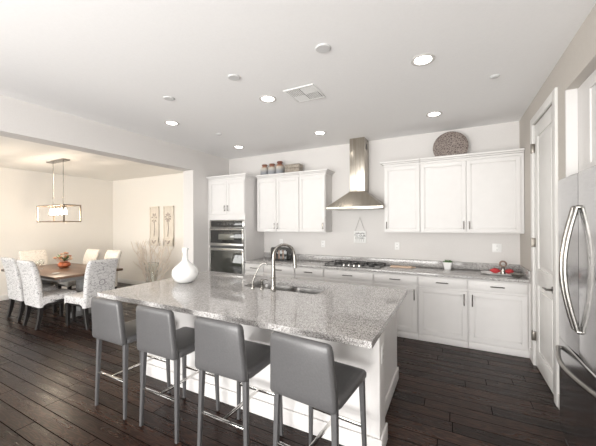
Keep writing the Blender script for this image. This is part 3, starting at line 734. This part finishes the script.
for k in range(5):
    x = -.27+k*.135
    bm = B(); tube(bm, [(x, 0, lz1-.014), (x, 0, lz1-.06)], .015, 12); sk_ = obj('socket', bm, 'bronze', cd)
    bm = B(); lathe(bm, [(.012, 0), (.013, -.02), (.020, -.045), (.029, -.078), (.027, -.10), (.015, -.118), (.001, -.121)][::-1], 18, (x, 0, lz1-.061)); bl = obj('bulb', bm, 'bulb', cd)
    l = bpy.data.lights.new('bulb_light', 'POINT'); l.energy = 10; l.color = (1, .84, .66); l.shadow_soft_size = .04
    lo = bpy.data.objects.new('bulb_light', l); COL.objects.link(lo); lo.parent = cd; lo.location = (x, -.05, lz1-.20)

# wall art
for x0, x1, lab in ((-6.965, -6.625, 'whitewashed carved flower panel, left one of the pair on the dining wall'), (-6.44, -6.08, 'whitewashed carved flower panel, right one of the pair on the dining wall')):
    c = (x0+x1)/2; w = (x1-x0)/2
    t = thing('wall_art', lab, 'wall art', (c, YB-.002, 1.08), 0, 'carved flower panels on the dining wall')
    bm = B(); boxg(bm, -w, w, -.025, 0, 0, 1.0, .004); boxg(bm, -w, -w+.025, -.04, -.024, 0, 1.0, .003); boxg(bm, w-.025, w, -.04, -.024, 0, 1.0, .003); boxg(bm, -w, w, -.04, -.024, .975, 1.0, .003); boxg(bm, -w, w, -.04, -.024, 0, .2, .003)
    obj('board', bm, 'whitewash', t)
    bm = B(); left = c < -6.6; fx, fz, s_ = (0, .70, 1) if left else (-.02, .72, 1)
    for j in range(9 if not left else 7):
        n_ = 9 if not left else 7; a_ = 2*PI*j/n_+.2; r0, r1 = .035, (.12 if not left else .105)
        d = Vector((math.cos(a_), 0, math.sin(a_)*(1.0 if not left else 1.35))); sd = Vector((-math.sin(a_), 0, math.cos(a_)))*.022
        p0 = Vector((fx, -.025, fz))+d*r0; p1 = Vector((fx, -.025, fz))+d*r1; m_ = p0.lerp(p1, .6)
        lo_ = [p0, m_-sd, p1, m_+sd]; hi_ = [p+Vector((0, -.010, 0)) for p in lo_]; loft(bm, [lo_, hi_])
    tube(bm, [(fx, -.03, fz-.1), (fx+.02, -.03, fz-.28), (fx-.01, -.03, .24)], .010, 8)
    for sx in (-1, 1):
        lo_ = [Vector((fx, -.04, .05)), Vector((fx+sx*.05, -.04, .07)), Vector((fx+sx*.09, -.04, .15)), Vector((fx+sx*.03, -.04, .13))]; loft(bm, [lo_, [p+Vector((0, -.008, 0)) for p in lo_]])
    obj('carved_flower', bm, 'carved', t)
    bm = B(); tube(bm, [(fx, -.024, fz), (fx, -.038, fz)], .03, 14); obj('flower_centre', bm, 'whitewash', t)

# twigs in glass vase on the dining floor
vx, vy = -6.08, 4.45
gv = thing('twig_vase', 'tall clear glass floor vase of pale coral-like twigs below the wall panels', 'vase', (vx, vy, 0))
bm = B(); lathe(bm, [(.10, 0), (.12, .01), (.11, .3), (.125, .62), (.15, .74), (.145, .745), (.12, .62), (.105, .3), (.11, .02), (.001, .02)], 28); obj('vase_body', bm, 'glass', gv)
bm = B(); rnd = random.Random(11)
def twig(p, d, L_, r, lev):
    n_ = 5; pts = [p]; q = p
    for k in range(n_):
        d = (d+Vector((rnd.uniform(-.22, .22), rnd.uniform(-.22, .22), rnd.uniform(-.05, .12)))).normalized(); q = q+d*L_/n_; pts.append(q)
        if lev and k >= 1:
            for _ in range(2 if lev > 1 else 1):
                d2 = (d+Vector((rnd.uniform(-1, 1), rnd.uniform(-1, 1), rnd.uniform(-.1, .5)))*.8).normalized(); twig(q, d2, L_*.27, r*.7, lev-1)
    tube(bm, pts, [r*(1-.6*k/n_) for k in range(n_+1)], 5)
for k in range(9):
    a_ = 2*PI*k/9; twig(Vector((.05*math.cos(a_), .05*math.sin(a_), .03)), Vector((.12*math.cos(a_), .12*math.sin(a_), 1)).normalized(), .98, .014, 2)
obj('twigs', bm, 'twig', gv)

# ================================================================== REFRIGERATOR AND CABINET ABOVE
fx, fy0, fy1, fz1, sp_ = .70, 2.03, 2.875, 1.94, 2.475
fm = .775
rf = thing('refrigerator', 'stainless steel french door refrigerator at the right edge', 'refrigerator', (fx, (fy0+fy1)/2, 0)); oy = (fy0+fy1)/2
bm = B(); boxg(bm, .075, .80, fy0-oy, fy1-oy, .02, fz1-.01, .004); obj('body', bm, 'fridge_side', rf)
def hump(bm, y0, y1, z0, z1):
    """gently bowed steel door front facing -x"""
    n_ = 8; front = [(-.012*math.sin(PI*k/n_) if 0 else -.010*(1-(2*k/n_-1)**2), y0+(y1-y0)*k/n_) for k in range(n_+1)]
    prof = [(.072, y0), (.006, y0)]+[(x, y) for x, y in front]+[(.006, y1), (.072, y1)]
    def lp(z, s=0): return [Vector((x+(s if x < .05 else 0), y, z)) for x, y in prof]
    loft(bm, [lp(z0, .006), lp(z0+.006), lp(z1-.006), lp(z1, .006)])
for k, (a_, b_) in enumerate(((sp_+.003, fy1), (fy0, sp_-.003))):
    bm = B(); hump(bm, a_-oy, b_-oy, fm+.006, fz1); d = obj('door', bm, 'fridge_steel', rf)
    s = 1 if k == 0 else -1
    bm = B(); pts = []
    for j in range(21):
        u = j/20; z = .945+(1.72-.945)*u; bow = math.sin(PI*u)
        pts.append((-.016-.060*bow, sp_-oy+s*.034, z))
    tube(bm, pts, .0125, 12)
    for z, p in ((.945, pts[0]), (1.72, pts[-1])): tube(bm, [(0, p[1]+s*.006, z), (p[0]-.002, p[1], z)], .013, 12)
    obj('handle', bm, 'nickel', d)
bm = B(); hump(bm, fy0-oy, fy1-oy, .10, fm); d = obj('freezer_drawer', bm, 'fridge_steel', rf)
bm = B(); pts = []
for j in range(25):
    u = j/24; bow = math.sin(PI*u); pts.append((-.016-.064*bow, fy0+.04-oy+(fy1-fy0-.08)*u, .705))
tube(bm, pts, .015, 12)
for p in (pts[0], pts[-1]): tube(bm, [(0, p[1], p[2]), (p[0]-.003, p[1], p[2])], .014, 12)
obj('handle', bm, 'nickel', d)
bm = B(); boxg(bm, .03, .075, fy0+.01-oy, fy1-.01-oy, .0, .095, .003); obj('kick_grille', bm, 'slot', rf)

oc = thing('over_fridge_cabinet', 'white cabinet set in the alcove above the refrigerator', 'cabinet', (.90, 3.188, 0))
z0, z1 = 1.985, 2.708
bm = B(); boxg(bm, 0, .77, -1.326, -.001, z0, z1); obj('body', bm, 'cabinet', oc)
for a_, b_ in ((-.74, -.26), (-1.24, -.745)):
    bm = B(); x0, x1 = -.021, -.001; rl = .055
    boxg(bm, x0+.010, x1, a_+.005, b_-.005, z0+.03, z1-.07); boxg(bm, x0, x1, a_, a_+rl, z0+.02, z1-.06, .002, 1); boxg(bm, x0, x1, b_-rl, b_, z0+.02, z1-.06, .002, 1)
    boxg(bm, x0, x1, a_+rl, b_-rl, z0+.02, z0+.02+rl, .002, 1); boxg(bm, x0, x1, a_+rl, b_-rl, z1-.06-rl, z1-.06, .002, 1)
    dd = obj('door', bm, 'cabinet', oc)
    hy = a_+.035 if a_ > -.75 else b_-.035
    bm = B(); tube(bm, [(x0-.028, hy, z0+.08), (x0-.028, hy, z0+.20)], .006, 8)
    for z in (z0+.10, z0+.18): tube(bm, [(x0+.001, hy, z), (x0-.028, hy, z)], .005, 8)
    obj('handle', bm, 'handle', dd)

# ================================================================== CEILING FIXTURES
cans = [(-.223, 2.78, 'recessed ceiling light above the right end of the island, the largest one'), (-1.85, 2.82, 'recessed ceiling light beside the square air vent'),
        (-3.475, 2.86, 'recessed ceiling light nearest the dining room header'), (-1.83, 4.26, 'recessed ceiling light just left of the hood chimney'),
        (-.21, 4.23, 'recessed ceiling light nearest the round mosaic disc'), (-3.478, 4.33, 'recessed ceiling light nearest the tall oven cabinet')]
proto = None
for x, y, lab in cans:
    if proto is None:
        c = thing('ceiling_light', lab, 'ceiling light', (x, y, HC), 0, 'recessed lights in the kitchen ceiling')
        bm = B(); loft(bm, [ring(0, 0, z, r, 32) for r, z in ((.098, -.0005), (.096, -.006), (.078, -.008), (.070, -.003), (.070, -.0005))], caps=False); obj('trim_ring', bm, 'can_ring', c)
        bm = B(); lathe(bm, [(.0695, -.0008), (.069, -.0035), (.001, -.0045)], 28); obj('lamp_lens', bm, 'lamp', c)
        l = bpy.data.lights.new('can_light', 'SPOT'); l.energy = 6; l.spot_size = math.radians(130); l.spot_blend = .9; l.shadow_soft_size = .06; l.color = (1, .95, .88)
        lo = bpy.data.objects.new('can_light', l); COL.objects.link(lo); lo.parent = c; lo.location = (0, 0, -.02)
        proto = c
    else: dup(proto, (x, y, HC), 0, lab)
for x, y, r, lab in ((-.92, 2.212, .062, 'round ceiling plate nearest the camera, right one of the row of three'), (-1.862, 2.248, .058, 'round ceiling plate in the middle of the row of three'), (-2.814, 2.282, .058, 'round ceiling plate on the left of the row of three')):
    bm = B(); lathe(bm, [(r*.9, -.012), (r, -.006), (r, -.0005)], 28)
    o = tag(obj('ceiling_plate', bm, 'plate_grey', loc=(x, y, HC)), lab, 'ceiling plate', 'round plates in a row on the kitchen ceiling')
for x, y, lab in ((-3.25, 3.56, 'small round sprinkler cover on the left of the kitchen ceiling'), (.366, 3.413, 'small round sprinkler cover near the right wall of the ceiling')):
    bm = B(); lathe(bm, [(.001, -.016), (.030, -.015), (.036, -.010), (.042, -.004), (.042, -.0005)], 24)
    tag(obj('sprinkler_cover', bm, 'plate_grey', loc=(x, y, HC)), lab, 'sprinkler', 'sprinkler covers on the kitchen ceiling')
def vent(x, y, w, d, z, label, loc_rz=0):
    t = thing('ceiling_vent', label, 'air vent', (x, y, z))
    bm = B(); q = .025
    boxg(bm, -w, w, -d, -d+q, -.010, -.0005, .002); boxg(bm, -w, w, d-q, d, -.010, -.0005, .002); boxg(bm, -w, -w+q, -d+q, d-q, -.010, -.0005, .002); boxg(bm, w-q, w, -d+q, d-q, -.010, -.0005, .002)
    obj('frame', bm, 'plastic', t)
    bm = B(); boxg(bm, -w+q, w-q, -d+q, d-q, -.002, -.0006); obj('backing', bm, 'slot', t)
    iw, idp = w-q, d-q
    for sx in (-1, 1):
        for sy in (-1, 1):
            bm = B(); n_ = 7; vert = sx*sy > 0
            for k in range(n_):
                u0 = k/n_; 
                if vert: xa = sx*(.004+(iw-.006)*u0); xb = xa+sx*(iw/n_*.72); yb0, yb1 = sy*.003, sy*(idp-.001); boxg(bm, xa, xb, yb0, yb1, -.009, -.0065)
                else: ya_ = sy*(.004+(idp-.006)*u0); yb_ = ya_+sy*(idp/n_*.72); boxg(bm, sx*.003, sx*(iw-.001), ya_, yb_, -.009, -.0065)
            obj('louver', bm, 'plastic', t)
vent(-1.42, 2.90, .175, .175, HC, 'square white louvered air vent in the kitchen ceiling')
vent(-6.96, 2.83, .06, .19, HD, 'narrow air vent in the dining room ceiling behind the chandelier')

# ================================================================== THINGS ON THE WALL
def outlet(x, z, lab, n=2):
    t = thing('wall_outlet', lab, 'outlet', (x, YB-.0005, z), 0, 'white outlets on the back wall')
    w = .037 if n == 1 else .055
    bm = B(); boxg(bm, -w, w, -.006, 0, -.062, .062, .002); obj('cover_plate', bm, 'plastic', t)
    for s in (-1, 1):
        bm = B(); tube(bm, [(0, -.0055, s*.028), (0, -.009, s*.028)], .017, 14); so = obj('socket', bm, 'plastic', t)
        for q in (-1, 1):
            bm = B(); boxg(bm, q*.007-.0015, q*.007+.0015, -.0098, -.0091, s*.028-.006, s*.028+.006); obj('slot', bm, 'slot', so)
outlet(-.815, 1.255, 'white wall outlet between the hood and the potted succulent', 1); outlet(.556, 1.267, 'white wall outlet above the red kitchen tray', 2)
outlet(-3.027, 1.262, 'white wall outlet above the toaster', 1); outlet(-2.127, 1.25, 'white wall outlet to the left of the hanging sign', 1)
# hanging kitchen sign
sg = thing('hanging_sign', 'small white sign with black lettering hung on a string below the hood', 'sign', (-1.432, YB-.003, 1.29))
bm = B(); boxg(bm, -.106, .106, -.014, 0, 0, .205, .002); bd = obj('board', bm, 'plastic', sg)
bm = B(); tube(bm, [(-.085, -.008, .203), (-.002, -.010, .435), (.002, -.010, .435), (.085, -.008, .203)], .0022, 6); obj('string', bm, 'string', sg)
bm = B(); tube(bm, [(0, -.014, .436), (0, .002, .436)], .005, 10); obj('nail', bm, 'nickel', sg)
def text(body, size, x, z, parent, yo, ext=.0012, mat='ink', name='lettering'):
    cu = bpy.data.curves.new(name, 'FONT'); cu.body = body; cu.size = size; cu.extrude = ext; cu.align_x = 'CENTER'; cu.align_y = 'CENTER'; cu.offset = size*.02
    cu.materials.append(M[mat]); tmp = bpy.data.objects.new('tmp', cu); COL.objects.link(tmp); bpy.context.view_layer.update()
    me = bpy.data.meshes.new_from_object(tmp.evaluated_get(bpy.context.evaluated_depsgraph_get())); bpy.data.objects.remove(tmp)
    o = bpy.data.objects.new(name, me); COL.objects.link(o); o.parent = parent; o.location = (x, yo, z); o.rotation_euler = (PI/2, 0, 0); return o
text('welcome', .045, 0, .168, bd, -.0145); text('TO OUR', .052, 0, .122, bd, -.0145); text('KITCHEN', .038, 0, .080, bd, -.0145)
bm = B()
for k in range(5): boxg(bm, -.07+k*.033, -.064+k*.033, -.0152, -.0142, .018, .055)
for k in range(5): tube(bm, [(-.067+k*.033, -.0142, .055), (-.067+k*.033, -.0152, .055)], .007, 8)
obj('utensil_motif', bm, 'string', bd)

# ================================================================== THINGS ON TOP OF THE WALL CABINETS
zt2 = 2.4905
for x, hh, lab in ((-3.295, .315, 'stoneware jar with rust glazed neck, leftmost of the three'), (-3.12, .315, 'stoneware jar with rust glazed neck, middle of the three'), (-2.945, .345, 'tallest stoneware jar, right one of the three')):
    s_ = hh/.30
    bm = B(); lathe(bm, [(.070, 0), (.080, .006), (.083, .03), (.083, .19*s_), (.072, .225*s_), (.045, .245*s_), (.044, .258*s_), (.055, .262*s_), (.055, .285*s_), (.048, .29*s_), (.040, .27*s_), (.002, .262*s_)], 26)
    tag(obj('jar', bm, 'jar', loc=(x, 4.90, zt2)), lab, 'jar', 'stoneware jars on the wall cabinet')
t = thing('decorative_box', 'patterned brown decorative box beside the jars on the wall cabinet', 'box', (-2.64, 4.90, zt2))
bm = B(); boxg(bm, -.15, .15, -.08, .08, 0, .17, .008); obj('body', bm, 'tin', t)
bm = B(); boxg(bm, -.155, .155, -.085, .085,   .1705, .245, .018, 3); obj('lid', bm, 'tin', t)
bm = B()
n_ = 48; L = []
for r, y in ((.228, .0), (.235, -.006), (.235, -.014), (.22, -.020), (.12, -.010), (.002, -.008)): L.append([Vector((r*math.cos(2*PI*k/n_), y, r*math.sin(2*PI*k/n_))) for k in range(n_)])
loft(bm, L)
dk = tag(obj('decorative_disc', bm, 'mosaic', loc=(-.03, 4.95, zt2+.258)), 'round brown mosaic disc standing on top of the right wall cabinet', 'decorative plate')
dk.rotation_euler = (-.06, 0, 0)

# ================================================================== THINGS ON THE BACK WORKTOP
zc = .9405
tt = thing('toaster', 'dark chrome toaster on the worktop behind the kitchen faucet', 'toaster', (-2.90, 4.86, zc))
bm = B(); L = []
for z, i in ((.012, .004), (.03, 0), (.215, 0), (.235, .006), (.242, .02)): L.append(rrect(0, 0, z, .36-2*i, .19-2*i, .02, 5))
loft(bm, L); obj('shell', bm, 'black_glass', tt)
bm = B(); boxg(bm, -.17, .17, -.085, .085, 0, .012, .003); obj('base', bm, 'slot', tt)
bm = B()
for s in (-1, 1): boxg(bm, -.12, .12, s*.035-.013, s*.035+.013, .2422, .2435)
obj('slot', bm, 'slot', tt)
bm = B(); boxg(bm, -.205, -.181, -.02, .02, .12, .135, .003); obj('lever', bm, 'slot', tt)
for k in range(3):
    bm = B(); boxg(bm, -.10+k*.09, -.06+k*.09, -.0985, -.0952, .03, .19, .001); obj('front_panel', bm, 'brown', tt)

t = thing('potted_succulent', 'small green succulent in a white pot on the back worktop', 'potted plant', (-.075, 4.93, zc))
bm = B(); loft(bm, [rrect(0, 0, z, w, w, .02, 4) for z, w in ((0, .085), (.005, .09), (.105, .12), (.108, .115), (.095, .10))]); obj('pot', bm, 'ceramic', t)
bm = B(); rnd = random.Random(5)
for k in range(46):
    a_ = rnd.uniform(0, 2*PI); el = rnd.uniform(.25, 1.4); d = Vector((math.cos(a_)*math.cos(el), math.sin(a_)*math.cos(el), math.sin(el))); p0 = Vector((math.cos(a_)*.02, math.sin(a_)*.02, .088)); L_ = rnd.uniform(.04, .062)
    tube(bm, [p0, p0+d*L_*.5, p0+d*L_], [.006, .009, .001], 5)
obj('leaves', bm, 'leaf', t)

t = thing('cutting_board', 'small pale wooden cutting board lying on the back worktop', 'cutting board', (-.72, 4.86, zc), .05)
bm = B(); boxg(bm, -.16, .16, -.07, .07, 0, .018, .006); obj('board', bm, 'light_wood', t)
bm = B(); boxg(bm, .161, .21, -.015, .015, .002, .016, .004); obj('handle', bm, 'light_wood', t)

bm = B(); loft(bm, [rrect(0, 0, z, w, d, .06, 6) for z, w, d in ((0, .30, .16), (.006, .34, .19), (.022, .44, .25), (.024, .43, .24), (.010, .34, .18))])
tag(obj('serving_tray', bm, 'ceramic', loc=(.555, 4.72, zc)), 'white serving tray at the right end of the back worktop', 'tray')
for x, r in ((.50, .0), (.655, .5)):
    bm = B(); L = []
    for k in range(9):
        u = k/8; rr = .034*math.sin(PI*(.06+.88*u)); L.append([Vector((-.06+.12*u, rr*math.cos(b_)*(1+.15*math.sin(3*b_)), .035+rr*math.sin(b_))) for b_ in [2*PI*j/16 for j in range(16)]])
    loft(bm, L); o = tag(obj('red_ornament', bm, 'red', loc=(x, 4.76, zc+.010)), 'small red ornament on the %s side of the white tray' % ('left' if x < .6 else 'right'), 'ornament', 'red ornaments on the white tray'); o.rotation_euler = (0, 0, r)
t = thing('looped_ornament', 'brown ornament with a round looped top on the white tray', 'ornament', (.58, 4.70, zc+.0105))
bm = B(); lathe(bm, [(.030, 0), (.032, .01), (.022, .04), (.020, .08), (.026, .10), (.001, .104)], 18); obj('body', bm, 'nickel', t)
bm = B(); tube(bm, [(.035*math.cos(2*PI*k/16), 0, .135+.035*math.sin(2*PI*k/16)) for k in range(17)], .011, 8); obj('loop', bm, 'brown', t)
bm = B(); lathe(bm, [(.03, 0), (.035, .004), (.075, .045), (.078, .05), (.07, .045), (.03, .008), (.001, .008)], 26)
tag(obj('bowl', bm, 'nickel', loc=(.705, 4.54, zc)), 'small silver bowl in the corner beside the white tray', 'bowl')
